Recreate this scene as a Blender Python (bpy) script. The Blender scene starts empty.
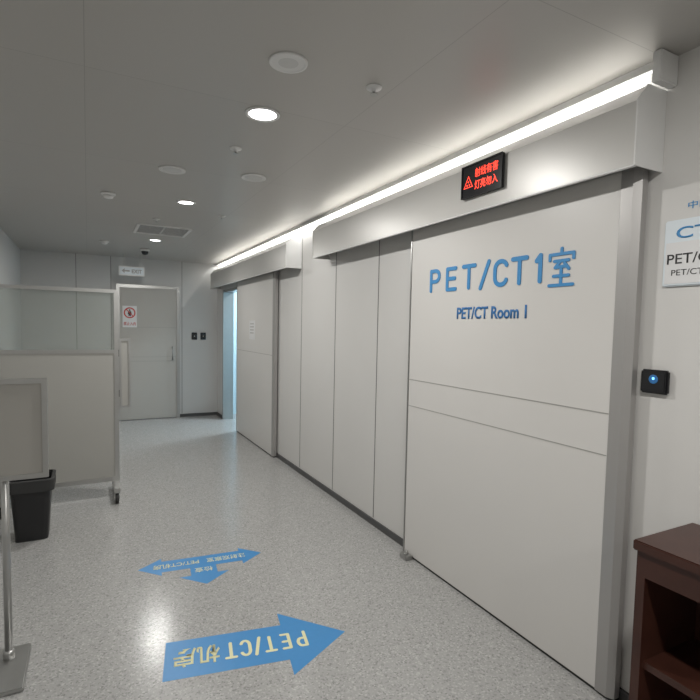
import bpy, bmesh, math
from mathutils import Matrix, Vector
S=bpy.context.scene; COL=bpy.context.collection
try:
    S.view_settings.view_transform='Standard'
except Exception: pass

# ---------- materials ----------
def mat(name,col,rough=.5,metal=0,emit=None,es=0,bump=0,bscale=200,var=0,vscale=3,spec=.5,alpha=1,coat=0):
    m=bpy.data.materials.new(name);m.use_nodes=True
    n=m.node_tree.nodes;l=m.node_tree.links;b=n['Principled BSDF']
    b.inputs['Roughness'].default_value=rough;b.inputs['Metallic'].default_value=metal
    b.inputs['Specular IOR Level'].default_value=spec
    b.inputs['Coat Weight'].default_value=coat
    tc=n.new('ShaderNodeTexCoord')
    ns=n.new('ShaderNodeTexNoise');ns.inputs['Scale'].default_value=vscale;ns.inputs['Detail'].default_value=3
    l.new(tc.outputs['Object'],ns.inputs['Vector'])
    mx=n.new('ShaderNodeMix');mx.data_type='RGBA'
    c=Vector(col[:3])
    mx.inputs[6].default_value=(*(c*(1-var)),1);mx.inputs[7].default_value=(*[min(1,v*(1+var)) for v in c],1)
    l.new(ns.outputs['Fac'],mx.inputs[0]);l.new(mx.outputs[2],b.inputs['Base Color'])
    if emit:
        b.inputs['Emission Color'].default_value=(*emit,1);b.inputs['Emission Strength'].default_value=es
    if bump:
        nb=n.new('ShaderNodeTexNoise');nb.inputs['Scale'].default_value=bscale
        l.new(tc.outputs['Object'],nb.inputs['Vector'])
        bp=n.new('ShaderNodeBump');bp.inputs['Strength'].default_value=bump;bp.inputs['Distance'].default_value=.002
        l.new(nb.outputs['Fac'],bp.inputs['Height']);l.new(bp.outputs['Normal'],b.inputs['Normal'])
    return m
M_wall=mat('wall_panel',(.635,.625,.605),.42,var=.02,bump=.05)
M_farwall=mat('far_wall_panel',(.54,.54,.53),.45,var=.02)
M_leaf=mat('door_leaf_paint',(.65,.635,.61),.38,var=.015,bump=.04)
M_fascia=mat('fascia_alu',(.58,.57,.545),.35,metal=.15,var=.02)
M_seam=mat('seam_dark',(.16,.155,.15),.6)
M_groove=mat('groove_grey',(.36,.35,.33),.5)
M_base=mat('baseboard_dark',(.07,.07,.07),.4)
M_steel=mat('brushed_steel',(.45,.45,.44),.34,metal=.9,var=.05,vscale=30)
M_steeld=mat('door_edge_profile',(.42,.41,.40),.4,metal=.5)
M_white=mat('white_plastic',(.72,.72,.71),.4)
M_black=mat('black_plastic',(.012,.012,.014),.25)
M_dark=mat('dark_rubber',(.025,.025,.025),.6)
M_blue=mat('blue_letter',(.05,.26,.55),.4)
M_dblue=mat('dark_blue_letter',(.035,.17,.42),.4)
M_decal=mat('floor_decal_blue',(.045,.24,.53),.35,var=.05,vscale=40)
M_cream=mat('decal_cream',(.72,.70,.42),.4)
M_red=mat('red_led',(.5,.02,.01),.4,emit=(1,.06,.03),es=2.0)
M_redp=mat('red_print',(.55,.04,.03),.5)
M_blackp=mat('black_print',(.03,.03,.03),.5)
M_paper=mat('paper',(.72,.72,.72),.6)
M_lamp=mat('lamp_emit',(1,1,1),.5,emit=(1,.99,.97),es=9)
M_cove=mat('cove_led',(1,1,1),.5,emit=(1,.99,.96),es=1.8)
M_wood=mat('dark_wood',(.05,.018,.012),.35,var=.35,vscale=12)
M_screenp=mat('screen_panel',(.38,.375,.35),.45,var=.02)
M_bdoor=mat('far_door_paint',(.43,.415,.385),.45,var=.02)
M_bin=mat('bin_plastic',(.012,.012,.013),.4)
M_board=mat('notice_board',(.32,.31,.285),.5,var=.03)
M_bluewall=mat('side_room_paint',(.55,.72,.80),.5)
M_led=mat('reader_led',(.1,.3,1),.4,emit=(.15,.45,1),es=3)
M_grille=mat('grille_white',(.6,.6,.59),.4)
M_signbg=mat('sign_pale',(.70,.76,.80),.4)
# glass
M_glass=bpy.data.materials.new('lead_glass');M_glass.use_nodes=True
n=M_glass.node_tree.nodes;l=M_glass.node_tree.links
for x in list(n):
    if x.type=='BSDF_PRINCIPLED': n.remove(x)
tr=n.new('ShaderNodeBsdfTransparent');tr.inputs[0].default_value=(.86,.88,.86,1)
df=n.new('ShaderNodeBsdfDiffuse');df.inputs[0].default_value=(.62,.64,.62,1)
m0=n.new('ShaderNodeMixShader');m0.inputs[0].default_value=.14
l.new(tr.outputs[0],m0.inputs[1]);l.new(df.outputs[0],m0.inputs[2])
gl=n.new('ShaderNodeBsdfGlossy');gl.inputs['Roughness'].default_value=.03
lw=n.new('ShaderNodeLayerWeight');lw.inputs['Blend'].default_value=.25
ms=n.new('ShaderNodeMixShader');l.new(lw.outputs['Fresnel'],ms.inputs[0]);l.new(m0.outputs[0],ms.inputs[1]);l.new(gl.outputs[0],ms.inputs[2])
l.new(ms.outputs[0],n['Material Output'].inputs['Surface'])
# floor vinyl speckle
M_floor=bpy.data.materials.new('vinyl_floor');M_floor.use_nodes=True
n=M_floor.node_tree.nodes;l=M_floor.node_tree.links;b=n['Principled BSDF']
tc=n.new('ShaderNodeTexCoord');v=n.new('ShaderNodeTexVoronoi');v.inputs['Scale'].default_value=135
l.new(tc.outputs['Object'],v.inputs['Vector'])
cr=n.new('ShaderNodeValToRGB');e=cr.color_ramp.elements
e[0].position=0;e[0].color=(.235,.235,.23,1);e[1].position=1;e[1].color=(.47,.465,.455,1)
a=cr.color_ramp.elements.new(.22);a.color=(.35,.35,.34,1);a=cr.color_ramp.elements.new(.8);a.color=(.365,.363,.355,1)
sx=n.new('ShaderNodeSeparateColor');l.new(v.outputs['Color'],sx.inputs[0]);l.new(sx.outputs[0],cr.inputs[0])
l.new(cr.outputs[0],b.inputs['Base Color'])
b.inputs['Roughness'].default_value=.21
nb=n.new('ShaderNodeTexNoise');nb.inputs['Scale'].default_value=9;nb.inputs['Detail'].default_value=2;l.new(tc.outputs['Object'],nb.inputs['Vector'])
bp=n.new('ShaderNodeBump');bp.inputs['Strength'].default_value=.10;bp.inputs['Distance'].default_value=.01
l.new(nb.outputs['Fac'],bp.inputs['Height']);l.new(bp.outputs['Normal'],b.inputs['Normal'])
# ceiling: metal panels with thin seams
M_ceil=bpy.data.materials.new('ceiling_panels');M_ceil.use_nodes=True
n=M_ceil.node_tree.nodes;l=M_ceil.node_tree.links;b=n['Principled BSDF']
tc=n.new('ShaderNodeTexCoord');br=n.new('ShaderNodeTexBrick');br.offset=0
br.inputs['Color1'].default_value=(.48,.465,.44,1);br.inputs['Color2'].default_value=(.47,.455,.43,1);br.inputs['Mortar'].default_value=(.37,.36,.34,1)
br.inputs['Scale'].default_value=1;br.inputs['Mortar Size'].default_value=.0018;br.inputs['Brick Width'].default_value=1.2;br.inputs['Row Height'].default_value=1.2
l.new(tc.outputs['Object'],br.inputs['Vector']);l.new(br.outputs['Color'],b.inputs['Base Color'])
b.inputs['Roughness'].default_value=.38;b.inputs['Metallic'].default_value=.2

# ---------- helpers ----------
def link(o,parent=None):
    COL.objects.link(o)
    if parent: o.parent=parent
    return o
def group(name,loc=(0,0,0)):
    o=bpy.data.objects.new(name,None);o.empty_display_size=.1;COL.objects.link(o);return o
def mesh(name,verts,faces,m,parent=None,smooth=False):
    me=bpy.data.meshes.new(name);me.from_pydata([tuple(v) for v in verts],[],faces);me.update()
    if smooth:
        for p in me.polygons:p.use_smooth=True
    me.materials.append(m);return link(bpy.data.objects.new(name,me),parent)
def box(name,lo,hi,m,parent=None,bev=0):
    bm=bmesh.new();bmesh.ops.create_cube(bm,size=1)
    lo=Vector(lo);hi=Vector(hi)
    for v in bm.verts:
        v.co=Vector([(lo[i]+hi[i])/2+v.co[i]*(hi[i]-lo[i]) for i in range(3)])
    if bev: bmesh.ops.bevel(bm,geom=bm.edges[:],offset=bev,segments=2,affect='EDGES')
    me=bpy.data.meshes.new(name);bm.to_mesh(me);bm.free();me.materials.append(m)
    return link(bpy.data.objects.new(name,me),parent)
def boxes(name,lst,m,parent=None):
    bm=bmesh.new()
    for lo,hi in lst:
        r=bmesh.ops.create_cube(bm,size=1)
        for v in r['verts']:
            v.co=Vector([(lo[i]+hi[i])/2+v.co[i]*(hi[i]-lo[i]) for i in range(3)])
    me=bpy.data.meshes.new(name);bm.to_mesh(me);bm.free();me.materials.append(m)
    return link(bpy.data.objects.new(name,me),parent)
def prism(name,prof,axis,a0,a1,m,parent=None):
    def P(p,a):
        q=list(p);q.insert(axis,a);return q
    k=len(prof);vs=[P(p,a0) for p in prof]+[P(p,a1) for p in prof]
    fs=[tuple(range(k)),tuple(range(2*k-1,k-1,-1))]+[(i,i+k,(i+1)%k+k,(i+1)%k) for i in range(k)]
    o=mesh(name,vs,fs,m,parent)
    bm=bmesh.new();bm.from_mesh(o.data);bmesh.ops.recalc_face_normals(bm,faces=bm.faces[:]);bm.to_mesh(o.data);bm.free()
    return o
def lathe(name,prof,c,m,parent=None,seg=40,axis='Z',flip=1):
    vs=[];fs=[];c=Vector(c)
    for r,h in prof:
        for i in range(seg):
            a=2*math.pi*i/seg
            p={'Z':(r*math.cos(a),r*math.sin(a),h),'X':(h,r*math.cos(a),r*math.sin(a)),'Y':(r*math.cos(a),h,r*math.sin(a))}[axis]
            vs.append(c+Vector(p))
    for j in range(len(prof)-1):
        for i in range(seg):
            fs.append((j*seg+i,j*seg+(i+1)%seg,(j+1)*seg+(i+1)%seg,(j+1)*seg+i))
    fs.append(tuple(range(seg)));fs.append(tuple(range((len(prof)-1)*seg,len(prof)*seg)))
    o=mesh(name,vs,fs,m,parent)
    bm=bmesh.new();bm.from_mesh(o.data);bmesh.ops.recalc_face_normals(bm,faces=bm.faces[:]);bm.to_mesh(o.data);bm.free()
    for p in o.data.polygons: p.use_smooth=len(p.vertices)==4
    return o
def text(name,body,m,origin,xd,yd,w,h,parent=None,off=0.0,ext=.002,spacing=1.0):
    """flat lettering: lower-left corner at origin, spanning w along xd and h along yd"""
    cu=bpy.data.curves.new(name,'FONT');cu.body=body;cu.size=1;cu.offset=off;cu.space_character=spacing;cu.resolution_u=4
    o=bpy.data.objects.new(name,cu);COL.objects.link(o)
    bpy.context.view_layer.update()
    dg=bpy.context.evaluated_depsgraph_get()
    me=bpy.data.meshes.new_from_object(o.evaluated_get(dg))
    bpy.data.objects.remove(o)
    xs=[v.co.x for v in me.vertices];ys=[v.co.y for v in me.vertices]
    x0,x1,y0,y1=min(xs),max(xs),min(ys),max(ys)
    xd=Vector(xd).normalized();yd=Vector(yd).normalized();zd=xd.cross(yd);og=Vector(origin)
    bm=bmesh.new();bm.from_mesh(me)
    r=bmesh.ops.extrude_face_region(bm,geom=bm.faces[:])
    ev=set(g for g in r['geom'] if isinstance(g,bmesh.types.BMVert))
    for v in bm.verts:
        z=ext if v in ev else 0
        v.co=og+xd*((v.co.x-x0)/(x1-x0)*w)+yd*((v.co.y-y0)/(y1-y0)*h)+zd*z
    bmesh.ops.recalc_face_normals(bm,faces=bm.faces[:])
    bm.to_mesh(me);bm.free();me.materials.clear();me.materials.append(m);me.name=name
    return link(bpy.data.objects.new(name,me),parent)
def arc(cx,cy,rx,ry,a0,a1,k=10):
    return [(cx+rx*math.cos(math.radians(a0+(a1-a0)*i/k)),cy+ry*math.sin(math.radians(a0+(a1-a0)*i/k))) for i in range(k+1)]
GL={'P':[[(0,0),(0,1),(.55,1)]+arc(.55,.73,.45,.27,90,-90)+[(0,.46)]],
    'E':[[(1,0),(0,0),(0,1),(1,1)],[(0,.52),(.9,.52)]],
    'T':[[(0,1),(1,1)],[(.5,1),(.5,0)]],
    '/':[[(0,-.08),(1,1.08)]],
    'C':[arc(.55,.68,.5,.32,25,90,6)+arc(.5,.68,.5,.32,90,180,6)+arc(.5,.32,.5,.32,180,270,6)+arc(.55,.32,.5,.32,270,335,6)],
    '1':[[(0,.80),(1,1),(1,0)]],
    'SHI':[[(.5,1.02),(.5,.9)],[(0,.72),(0,.87),(1,.87),(1,.72)],[(.2,.68),(.8,.68)],[(.45,.66),(.24,.50),(.72,.52)],[(.64,.60),(.82,.44)],
           [(.5,.44),(.5,0)],[(.18,.26),(.82,.26)],[(0,0),(1,0)]]}
def strokes(name,items,hw,m,origin,xd,yd,parent,ext=.003):
    """items: (glyph,x,w,h) ; rounded-stroke sheet-cut letters"""
    xd=Vector(xd).normalized();yd=Vector(yd).normalized();zd=xd.cross(yd);og=Vector(origin)
    vs=[];fs=[];lay=0
    def add(poly,lift):
        k=len(poly);b0=len(vs)
        for z in (0,ext+lift):
            for x,y in poly: vs.append(og+xd*x+yd*y+zd*z)
        fs.append(tuple(range(b0,b0+k)));fs.append(tuple(range(b0+2*k-1,b0+k-1,-1)))
        for i in range(k): fs.append((b0+i,b0+k+i,b0+k+(i+1)%k,b0+(i+1)%k))
    for g,x0,w,h in items:
        for pl in GL[g]:
            pts=[Vector((x0+hw+x*(w-2*hw),hw+y*(h-2*hw))) for x,y in pl]
            for a,b in zip(pts,pts[1:]):
                d=(b-a)
                if d.length<1e-6: continue
                d.normalize();nn=Vector((-d.y,d.x))*hw
                lay=(lay+1)%7
                add([(a+nn)[:],(a-nn)[:],(b-nn)[:],(b+nn)[:]],lay*2e-5)
            for p in pts:
                lay=(lay+1)%7
                add([(p.x+hw*math.cos(t*math.pi/8),p.y+hw*math.sin(t*math.pi/8)) for t in range(16)],lay*2e-5+1e-5)
    o=mesh(name,vs,fs,m,parent)
    bm=bmesh.new();bm.from_mesh(o.data);bmesh.ops.recalc_face_normals(bm,faces=bm.faces[:]);bm.to_mesh(o.data);bm.free()
    return o
def tube(name,pts,r,m,parent=None,cyc=False):
    cu=bpy.data.curves.new(name,'CURVE');cu.dimensions='3D';cu.bevel_depth=r;cu.bevel_resolution=3;cu.use_fill_caps=True
    s=cu.splines.new('POLY');s.points.add(len(pts)-1)
    for p,q in zip(s.points,pts):p.co=(*q,1)
    s.use_cyclic_u=cyc;cu.materials.append(m)
    o=bpy.data.objects.new(name,cu);COL.objects.link(o);bpy.context.view_layer.update()
    me=bpy.data.meshes.new_from_object(o.evaluated_get(bpy.context.evaluated_depsgraph_get()));bpy.data.objects.remove(o)
    return link(bpy.data.objects.new(name,me),parent)

# ---------- room ----------
W=1.99;C=2.604;YF=8.75;XL=-.86;YB=-2.6
box('floor',(XL-.1,YB-.1,-.1),(4.2,YF+.1,0),M_floor)
box('ceiling',(XL-.1,YB-.1,C),(4.2,YF+.1,C+.1),M_ceil)
OY0,OY1,OZ=6.95,8.3,2.14
boxes('wall_right',[((W,YB-.1,0),(W+.14,OY0,C)),((W,OY1,0),(W+.14,YF,C)),((W,OY0,OZ),(W+.14,OY1,C))],M_wall)
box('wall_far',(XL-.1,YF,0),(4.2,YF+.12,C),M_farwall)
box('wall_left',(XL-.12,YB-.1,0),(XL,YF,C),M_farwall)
box('wall_back',(XL-.1,YB-.12,0),(W,YB,C),M_wall)
box('wall_side_room_rear',(3.6,OY0-1.2,0),(3.7,YF,C),M_bluewall)
box('wall_side_room_near',(W+.14,OY0-1.3,0),(3.6,OY0-1.2,C),M_bluewall)
box('wall_side_room_far',(W+.14,YF-.06,0),(3.6,YF,C),M_bluewall)
boxes('trim_1',[((W-.002,y-.004,.06),(W+.001,y+.004,C-.1)) for y in (4.09,3.34,4.9)],M_seam)
boxes('baseboard_right',[((W-.012,YB,0),(W,OY0,.05)),((W-.012,OY1,0),(W,YF,.05))],M_base)
boxes('baseboard_far',[((XL,YF-.012,0),(.40,YF,.05)),((1.36,YF-.012,0),(W,YF,.05))],M_base)
box('baseboard_left',(XL,YB,0),(XL+.012,YF,.05),M_base)
boxes('trim_2',[((x-.004,YF-.002,.06),(x+.004,YF+.001,C)) for x in (-.15,.33,1.40)],M_seam)
boxes('trim_3',[((W-.02,OY1-.05,0),(W+.15,OY1,OZ)),((W+.001,OY0,OZ-.04),(W+.15,OY1-.05,OZ))],M_steel)

# cove LED strip at head of right wall
g=group('cove_light')
box('diffuser',(W-.035,1.20,C-.022),(W-.001,YF-.01,C-.001),M_cove,g)
box('lip',(W-.044,1.20,C-.03),(W-.035,YF-.01,C-.001),M_white,g)
box('end_block',(W-.11,1.165,2.49),(W-.001,1.20,C-.001),M_white,g,bev=.004)

# ---------- sliding doors ----------
def header(par,y0,y1,zb):
    XF=1.82;t=zb
    prof=[(XF,t),(XF,t+.235),(XF+.055,t+.30),(W-.001,t+.30),(W-.001,t+.27),(XF+.06,t+.27),(XF+.012,t+.225),(XF+.012,t)]
    prism('header_cover',prof,1,y0,y1,M_fascia,par)
    full=[(XF-.004,t-.004),(XF-.004,t+.238),(XF+.053,t+.304),(W-.001,t+.304),(W-.001,t-.004)]
    prism('end_cap_near',full,1,y0-.006,y0,M_white,par)
    prism('end_cap_far',full,1,y1,y1+.006,M_fascia,par)
    box('track_rail',(XF+.05,y0+.01,t+.06),(W-.002,y1-.01,t+.2),M_dark,par)
    box('lower_lip',(XF-.004,y0,t-.006),(XF+.012,y1,t),M_white,par)
def leaf(par,y0,y1,ztop,near_edge=.08):
    XL_=1.93
    box('leaf',(XL_,y0+near_edge,.014),(XL_+.045,y1,ztop),M_leaf,par,bev=.003)
    prism('edge_profile',[(XL_+.045,y0),(XL_+.012,y0),(XL_-.004,y0+near_edge*.35),(XL_-.004,y0+near_edge),(XL_+.045,y0+near_edge)],2,.014,ztop,M_steeld,par)
    box('far_edge_profile',(XL_-.003,y1,.014),(XL_+.045,y1+.012,ztop),M_steel,par)
    box('bottom_seal',(XL_+.005,y0,.002),(XL_+.04,y1,.014),M_dark,par)
d1=group('door_1')
header(d1,1.21,4.23,2.185)
leaf(d1,1.25,2.81,2.21)
boxes('groove',[((1.9285,1.335,1.212),(1.931,2.805,1.217)),((1.9285,1.335,1.035),(1.931,2.805,1.039))],M_groove,d1)
box('floor_guide',(1.87,2.70,0),(1.928,2.78,.03),M_steel,d1,bev=.004)
lathe('guide_roller',[(.012,.03),(.012,.05),(.008,.055)],(1.9,2.74,0),M_steel,d1,seg=16)
XT=1.9295
D=(0,-1,0);U=(0,0,1)
H=.145
strokes('lettering_pet_ct',[('P',0,.105,H),('E',.16,.10,H),('T',.305,.12,H),('/',.45,.085,H),('C',.56,.105,H),('T',.685,.115,H),('1',.84,.045,H)],.0115,M_blue,(XT,2.60,1.785),D,U,d1,ext=.004)
strokes('lettering_room',[('SHI',0,.145,.178)],.0075,M_blue,(XT,1.678,1.762),D,U,d1,ext=.004)
text('lettering_sub','PET/CT Room 1',M_dblue,(XT,2.33,1.618),D,U,.53,.068,d1,off=.025,ext=.002)

d2=group('door_2')
header(d2,4.93,8.5,2.17)
leaf(d2,5.6,7.24,2.19,near_edge=.05)
box('notice',(1.9265,6.36,1.38),(1.93,6.60,1.63),M_paper,d2)
boxes('notice_print',[((1.9255,6.40,z),(1.9268,6.56,z+.012)) for z in (1.58,1.54,1.50,1.46)],M_groove,d2)
boxes('groove',[((1.9285,5.66,1.212),(1.931,7.235,1.217))],M_groove,d2)

# far swing door
d3=group('door_3')
boxes('frame',[((.40,YF-.04,0),(.45,YF-.001,2.13)),((1.31,YF-.04,0),(1.36,YF-.001,2.13)),((.40,YF-.04,2.13),(1.36,YF-.001,2.18))],M_steel,d3)
box('leaf',(.45,YF-.025,.01),(1.31,YF-.002,2.13),M_bdoor,d3)
boxes('groove',[((.46,YF-.0265,z),(1.30,YF-.0245,z+.008)) for z in (.95,1.02,1.5)],M_groove,d3)
tube('handle',[(1.24,YF-.025,.98),(1.24,YF-.075,.98),(1.24,YF-.075,1.18),(1.24,YF-.025,1.18)],.009,M_steel,d3)

# no-entry sign on far door
s=group('no_entry_sign')
ys=YF-.027
box('plate',(.49,ys-.004,1.50),(.70,ys,1.84),M_paper,s)
def ring(name,c,r0,r1,y,th,m,par,seg=40):
    vs=[];fs=[]
    for yy in (y,y-th):
        for r_ in (r0,r1):
            for i in range(seg):
                a=2*math.pi*i/seg;vs.append((c[0]+r_*math.cos(a),yy,c[1]+r_*math.sin(a)))
    def ix(k,j,i): return k*2*seg+j*seg+i%seg
    for i in range(seg):
        fs+=[(ix(1,0,i),ix(1,0,i+1),ix(1,1,i+1),ix(1,1,i)),(ix(0,0,i),ix(0,1,i),ix(0,1,i+1),ix(0,0,i+1)),
             (ix(0,1,i),ix(1,1,i),ix(1,1,i+1),ix(0,1,i+1)),(ix(0,0,i),ix(0,0,i+1),ix(1,0,i+1),ix(1,0,i))]
    return mesh(name,vs,fs,m,par)
ring('red_ring',(.595,1.73),.068,.086,ys-.004,.002,M_redp,s)
lathe('figure_head',[(.013,0),(.013,-.002)],(.595,ys-.004,1.773),M_blackp,s,seg=20,axis='Y')
prism('figure_body',[(.575,1.755),(.615,1.755),(.625,1.71),(.613,1.71),(.612,1.675),(.60,1.675),(.595,1.70),(.59,1.675),(.578,1.675),(.577,1.71),(.565,1.71)],1,ys-.006,ys-.004,M_blackp,s)
prism('red_slash',[(.535,1.787),(.545,1.795),(.655,1.673),(.645,1.665)],1,ys-.0085,ys-.0062,M_redp,s)
text('caption','禁止入内',M_redp,(.505,ys-.004,1.53),(1,0,0),U,.18,.055,s,off=.01,ext=.002)

# exit sign
s=group('exit_sign')
box('housing',(.42,8.30,2.28),(.78,8.325,2.42),M_white,s,bev=.004)
boxes('hanger',[((.48,8.308,2.42),(.486,8.316,C)),((.714,8.308,2.42),(.72,8.316,C))],M_steel,s)
box('face',(.435,8.297,2.295),(.765,8.3005,2.405),M_signbg,s)
text('lettering','EXIT',M_groove,(.60,8.297,2.32),(1,0,0),U,.14,.055,s,off=.02,ext=.001)
prism('arrow',[(.46,2.35),(.50,2.385),(.50,2.36),(.57,2.36),(.57,2.34),(.50,2.34),(.50,2.315)],1,8.2955,8.297,M_groove,s)

# wall switches on far wall
for x in (1.60,1.745):
    s=group('wall_switch' )
    box('plate',(x-.045,YF-.014,1.31),(x+.045,YF-.001,1.43),M_black,s,bev=.004)
    box('rocker',(x-.028,YF-.02,1.335),(x+.028,YF-.0135,1.405),M_dark,s,bev=.003)
    lathe('indicator',[(.007,0),(.007,-.003)],(x,YF-.02,1.37),M_white,s,seg=14,axis='Y')

# ---------- LED warning sign ----------
s=group('led_warning_sign')
XS=1.80
box('housing',(XS,1.87,2.255),(1.8185,2.17,2.425),M_black,s,bev=.004)
boxes('bezel',[((XS-.004,1.87,2.255),(XS,2.17,2.263)),((XS-.004,1.87,2.417),(XS,2.17,2.425)),((XS-.004,1.87,2.263),(XS,1.878,2.417)),((XS-.004,2.162,2.263),(XS,2.17,2.417))],M_black,s)
text('text_top','射线有害',M_red,(XS-.0005,2.065,2.35),D,U,.165,.046,s,ext=.0015)
text('text_bottom','灯亮勿入',M_red,(XS-.0005,2.065,2.288),D,U,.165,.046,s,ext=.0015)
def tri(r_,cy,cz):return [(cy-r_*math.sin(2*math.pi*k/3),cz+r_*math.cos(2*math.pi*k/3)) for k in range(3)]
to=tri(.042,2.115,2.328);ti=tri(.034,2.115,2.328)
vs=[(XS-.0015,*p) for p in to+ti]+[(XS-.0002,*p) for p in to+ti]
mesh('warning_triangle',vs,[(0,1,4,3),(1,2,5,4),(2,0,3,5)],M_red,s)
for k in range(3):
    a=2*math.pi*k/3+math.pi/2
    pts=[(2.115+.004*math.cos(a),2.326+.004*math.sin(a))]+[(2.115+.015*math.cos(a+t),2.326+.015*math.sin(a+t)) for t in (-.5,-.2,.2,.5)]
    mesh('trefoil_blade',[(XS-.0015,*p) for p in pts],[(0,1,2,3,4)],M_red,s)

# ---------- card reader ----------
s=group('card_reader')
box('body',(W-.022,1.125,1.318),(W-.001,1.232,1.412),M_black,s,bev=.006)
box('keypad_face',(W-.0245,1.135,1.328),(W-.0218,1.222,1.402),M_black,s,bev=.001)
lathe('status_led',[(.005,0),(.005,-.002)],(W-.0245,1.178,1.378),M_led,s,seg=16,axis='X')
lathe('led_ring',[(.018,0),(.018,-.001),(.0155,-.0012)],(W-.0243,1.178,1.375),M_dblue,s,seg=24,axis='X')

# ---------- room sign ----------
s=group('room_sign')
box('panel',(W-.012,.74,1.735),(W-.001,1.175,1.985),M_signbg,s,bev=.004)
box('white_field',(W-.0135,.76,1.745),(W-.0118,1.165,1.90),M_paper,s)
text('header','CT 1室',M_blue,(W-.012,1.13,1.91),D,U,.28,.055,s,off=.01,ext=.0015)
text('title','PET/CT检查室',M_blackp,(W-.0135,1.158,1.815),D,U,.36,.05,s,off=.005,ext=.001)
text('subtitle','PET/CT Examination',M_blackp,(W-.0135,1.14,1.775),D,U,.30,.022,s,ext=.001)
text('caption_over','中国核医学科',M_blue,(W-.001,1.10,2.02),D,U,.24,.028,s,ext=.001)

# ---------- ceiling fixtures ----------
def area(name,loc,size,pw,col=(1,.98,.945),rot=(0,0,0),shape='DISK',sy=None,par=None):
    L=bpy.data.lights.new(name,'AREA');L.shape=shape;L.size=size;L.energy=pw;L.color=col
    if sy: L.size_y=sy
    o=bpy.data.objects.new(name,L);o.location=loc;o.rotation_euler=rot;link(o,par);return o
for x,y,r_,pw in ((.78,2.47,.068,23),(.76,4.53,.06,23),(.76,6.74,.06,17),(.78,.30,.068,24),(.78,-1.6,.068,19)):
    s=group('recessed_downlight')
    lathe('trim_ring',[(r_+.018,0),(r_+.016,-.007),(r_+.002,-.008),(r_,-.002)],(x,y,C),M_white,s)
    lathe('lens',[(r_,-.001),(r_,-.004),(r_*.8,-.0055)],(x,y,C),M_lamp,s)
    area('bulb',(x,y,C-.02),r_*2,pw,par=s)
for x,y in ((.52,3.64),(1.05,3.52)):
    s=group('ceiling_speaker')
    lathe('rim',[(.088,0),(.086,-.009),(.078,-.011),(.074,-.007)],(x,y,C),M_white,s)
    lathe('grille',[(.074,-.006),(.05,-.008),(.0,-.009)],(x,y,C),M_grille,s)
for x,y in ((.72,1.95),):
    s=group('ceiling_speaker')
    lathe('rim',[(.078,0),(.076,-.007),(.068,-.008),(.064,-.005)],(x,y,C),M_white,s)
    lathe('grille',[(.064,-.004),(.04,-.005),(.0,-.006)],(x,y,C),M_grille,s)
for x,y in ((1.12,1.96),(.79,3.02),(1.15,4.9),(.62,5.4)):
    s=group('sprinkler')
    lathe('escutcheon',[(.036,0),(.033,-.006),(.012,-.009),(.009,-.02)],(x,y,C),M_white,s,seg=24)
    lathe('deflector',[(.004,-.018),(.004,-.03),(.018,-.031),(.018,-.033)],(x,y,C),M_steel,s,seg=24)
for x,y in ((.16,4.57),(.2,7.2)):
    s=group('smoke_detector')
    lathe('base',[(.055,0),(.055,-.012),(.045,-.02)],(x,y,C),M_white,s)
    lathe('chamber',[(.038,-.02),(.036,-.035),(.02,-.042)],(x,y,C),M_white,s)
s=group('ceiling_vent')
x0,x1,y0,y1=.47,1.03,5.72,6.28
boxes('frame',[((x0,y0,C-.014),(x1,y0+.03,C)),((x0,y1-.03,C-.014),(x1,y1,C)),((x0,y0+.03,C-.014),(x0+.03,y1-.03,C)),((x1-.03,y0+.03,C-.014),(x1,y1-.03,C))],M_white,s)
box('duct',(x0+.03,y0+.03,C-.003),(x1-.03,y1-.03,C-.0005),M_dark,s)
sl=[]
k=y0+.06
while k<y1-.04: sl.append(((x0+.03,k,C-.006),(x1-.03,k+.018,C-.003)));k+=.05
sl.append(((.742,y0+.03,C-.0115),(.758,y1-.03,C-.003)))
boxes('slats',sl,M_grille,s)
s=group('dome_camera')
lathe('mount',[(.06,0),(.06,-.03),(.05,-.035)],(.72,7.6,C),M_white,s)
lathe('dome',[(.048,-.035),(.046,-.055),(.034,-.075),(.012,-.085)],(.72,7.6,C),M_black,s)

# ---------- mobile lead screen ----------
s=group('mobile_lead_screen')
Y=4.9;x0,x1=-.66,.24
boxes('frame',[((x0,Y-.02,.14),(x0+.03,Y+.02,1.85)),((x1-.035,Y-.02,.14),(x1,Y+.02,1.85)),((x0+.03,Y-.02,1.82),(x1-.035,Y+.02,1.85)),
   ((x0+.03,Y-.02,1.29),(x1-.035,Y+.02,1.32)),((x0+.03,Y-.02,.14),(x1-.035,Y+.02,.18))],M_steel,s)
box('panel',(x0+.03,Y-.014,.18),(x1-.035,Y+.014,1.29),M_screenp,s)
box('lead_glass',(x0+.03,Y-.006,1.32),(x1-.035,Y+.006,1.82),M_glass,s)
boxes('side_wing',[((x1+.005,Y-.012,.80),(x1+.025,Y+.012,1.42)),((x1+.08,Y-.012,.80),(x1+.10,Y+.012,1.42)),((x1+.025,Y-.012,1.40),(x1+.08,Y+.012,1.42)),((x1+.025,Y-.012,.80),(x1+.08,Y+.012,.82))],M_steel,s)
box('wing_panel',(x1+.025,Y-.006,.82),(x1+.08,Y+.006,1.40),M_screenp,s)
boxes('hinges',[((x1-.001,Y-.01,z),(x1+.006,Y+.01,z+.06)) for z in (.9,1.26)],M_dark,s)
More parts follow.
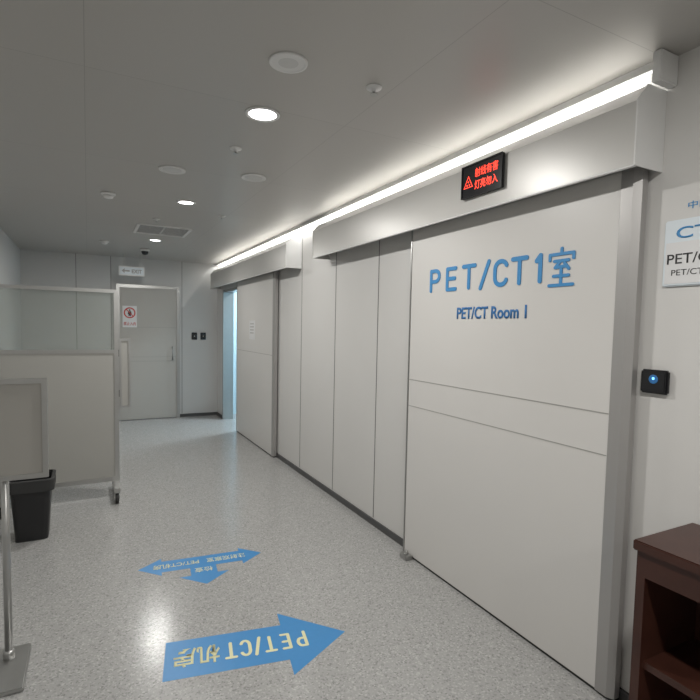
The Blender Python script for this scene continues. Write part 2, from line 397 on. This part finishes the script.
for x in (x0+.03,x1-.03):
    box('foot_bar',(x-.025,Y-.25,.10),(x+.025,Y+.25,.14),M_steel,s,bev=.004)
    for yy in (Y-.22,Y+.22):
        lathe('caster_wheel',[(.02,-.014),(.042,-.013),(.045,-.008),(.045,.008),(.042,.013),(.02,.014)],(x,yy,.045),M_dark,s,seg=24,axis='X')
        boxes('caster_fork',[((x-.022,yy-.015,.035),(x-.016,yy+.015,.10)),((x+.016,yy-.015,.035),(x+.022,yy+.015,.10)),((x-.022,yy-.015,.092),(x+.022,yy+.015,.10))],M_steel,s)

# ---------- poster stand ----------
s=group('poster_stand')
Y=2.62;x0,x1=-.50,-.165;z0,z1=.85,1.30
boxes('board_frame',[((x0,Y-.012,z0),(x0+.022,Y+.012,z1)),((x1-.022,Y-.012,z0),(x1,Y+.012,z1)),((x0+.022,Y-.012,z1-.022),(x1-.022,Y+.012,z1)),((x0+.022,Y-.012,z0),(x1-.022,Y+.012,z0+.022))],M_steel,s)
box('board',(x0+.022,Y-.006,z0+.022),(x1-.022,Y+.008,z1-.022),M_board,s)
xc=-.335
lathe('pole',[(.016,.02),(.016,1.0)],(xc,Y+.028,0),M_steel,s,seg=20)
lathe('collar',[(.024,.02),(.024,.05),(.018,.06)],(xc,Y+.028,0),M_steel,s,seg=20)
box('base_plate',(xc-.13,Y-.22,.0),(xc+.08,Y+.12,.02),M_steel,s,bev=.006)

# ---------- waste bin ----------
s=group('waste_bin')
def rr(cx,cy,hw,hd,r_,z,seg=5):
    p=[]
    for (sx_,sy_,a0) in ((1,1,0),(-1,1,90),(-1,-1,180),(1,-1,270)):
        for i in range(seg+1):
            a=math.radians(a0+90*i/seg);p.append((cx+sx_*(hw-r_)+r_*math.cos(a),cy+sy_*(hd-r_)+r_*math.sin(a),z))
    return p
def loft(name,rings,m,par):
    k=len(rings[0]);vs=sum(rings,[]);fs=[]
    for j in range(len(rings)-1):
        for i in range(k): fs.append((j*k+i,j*k+(i+1)%k,(j+1)*k+(i+1)%k,(j+1)*k+i))
    fs.append(tuple(range(k-1,-1,-1)));fs.append(tuple(range((len(rings)-1)*k,len(rings)*k)))
    return mesh(name,vs,fs,m,par)
bx,by=-.37,4.2
loft('body',[rr(bx,by,.10,.10,.03,0),rr(bx,by,.125,.125,.035,.40),rr(bx,by,.138,.138,.035,.405),rr(bx,by,.138,.138,.035,.43),rr(bx,by,.122,.122,.03,.43),rr(bx,by,.10,.10,.03,.05)],M_bin,s)
loft('bag',[rr(bx,by,.144,.144,.04,.36),rr(bx,by,.146,.146,.04,.44),rr(bx,by,.128,.128,.035,.445),rr(bx,by,.115,.115,.03,.30)],M_dark,s)

# ---------- wooden cabinet ----------
s=group('wooden_cabinet')
x0,x1,y0,y1,zt=1.635,W-.015,.25,1.0,.86
box('top',(x0-.012,y0-.01,zt-.035),(x1,y1+.01,zt),M_wood,s,bev=.004)
box('side_far',(x0,y1-.03,0),(x1,y1,zt-.035),M_wood,s)
box('side_near',(x0,y0,0),(x1,y0+.03,zt-.035),M_wood,s)
box('back',(x1-.015,y0+.03,0),(x1,y1-.03,zt-.035),M_wood,s)
box('apron',(x0,y0+.03,zt-.12),(x0+.02,y1-.03,zt-.035),M_wood,s)
box('shelf',(x0+.02,y0+.03,.42),(x1-.015,y1-.03,.445),M_wood,s)
box('plinth',(x0+.02,y0+.03,0),(x1-.015,y1-.03,.06),M_wood,s)

# ---------- floor decals (lettering faces people coming from the far end) ----------
def decal(par,name,pts,org,ang,z=.0006,m=M_decal):
    ca,sa=math.cos(ang),math.sin(ang)
    vs=[(org[0]+x*ca-y*sa,org[1]+x*sa+y*ca,z) for x,y in pts]+[(org[0]+x*ca-y*sa,org[1]+x*sa+y*ca,0.0001) for x,y in pts]
    k=len(pts);fs=[tuple(range(k)),tuple(range(2*k-1,k-1,-1))]+[(i,i+k,(i+1)%k+k,(i+1)%k) for i in range(k)]
    return mesh(name,vs,fs,m,par)
def ftext(par,name,body,org,ang,x,y,w,h,off=.02,m=M_cream,ext=.0004,rev=-1):
    ca,sa=math.cos(ang),math.sin(ang)
    return text(name,body,m,(org[0]+x*ca-y*sa,org[1]+x*sa+y*ca,.0008),(rev*ca,rev*sa,0),(-sa*rev,ca*rev,0),w,h,par,off=off,ext=ext)
s=group('floor_arrow_decal')
o=(.295,2.345);a=math.radians(-10.5);ca,sa=math.cos(a),math.sin(a)
decal(s,'arrow',[(0,-.14),(.56,-.14),(.56,-.25),(.87,0),(.56,.25),(.56,.14),(0,.14)],o,a)
L=lambda x,y:(o[0]+x*ca-y*sa,o[1]+x*sa+y*ca,.0008)
hh=.125
strokes('lettering_latin',[('P',0,.055,hh),('E',.08,.05,hh),('T',.152,.06,hh),('/',.222,.04,hh),('C',.272,.055,hh),('T',.34,.06,hh)],.008,M_cream,L(.67,.063),(-ca,-sa,0),(sa,-ca,0),s,ext=.0004)
ftext(s,'lettering_room','机房',o,a,.25,.068,.21,.135,off=.018)
s=group('floor_arrow_decal')
o=(.65,3.28);a=math.radians(-6)
decal(s,'arrow',[(-.39,0),(-.25,.12),(-.25,.075),(.25,.075),(.25,.12),(.39,0),(.25,-.12),(.25,-.075),(.08,-.075),(.08,-.18),(.15,-.18),(0,-.31),(-.15,-.18),(-.08,-.18),(-.08,-.075),(-.25,-.075),(-.25,-.12)],o,a)
ftext(s,'lettering_left','PET/CT机房',o,a,-.02,.03,.28,.062,off=.01)
ftext(s,'lettering_right','注射观察室',o,a,.28,.03,.25,.062,off=.0)
ftext(s,'lettering_lower','检查',o,a,.055,-.09,.11,.06,off=.0)

# ---------- light ----------
area('cove_glow',(W-.05,5.0,C-.035),.03,15,(1,.99,.96),(0,math.radians(-12),0),'RECTANGLE',7.4)
s=group('side_room_lamp')
box('panel',(2.6,7.4,C-.02),(3.2,8.0,C-.001),M_lamp,s)
area('bulb',(2.9,7.7,C-.05),.5,45,(.78,.92,1),par=s)
w=bpy.data.worlds.new('world');S.world=w;w.use_nodes=True
w.node_tree.nodes['Background'].inputs[0].default_value=(.5,.5,.5,1);w.node_tree.nodes['Background'].inputs[1].default_value=.1

# ---------- camera ----------
cam=bpy.data.cameras.new('camera');co=bpy.data.objects.new('camera',cam);COL.objects.link(co)
R=Matrix.Rotation(-math.radians(27.7),3,'Z')@Matrix.Rotation(math.pi/2-math.radians(3.6),3,'X')@Matrix.Rotation(math.radians(1.15),3,'Z')
co.matrix_world=Matrix.Translation((0,0,1.55))@R.to_4x4()
cam.sensor_width=36;cam.lens=500/700*36;cam.shift_y=10/700;cam.clip_start=.05
S.camera=co
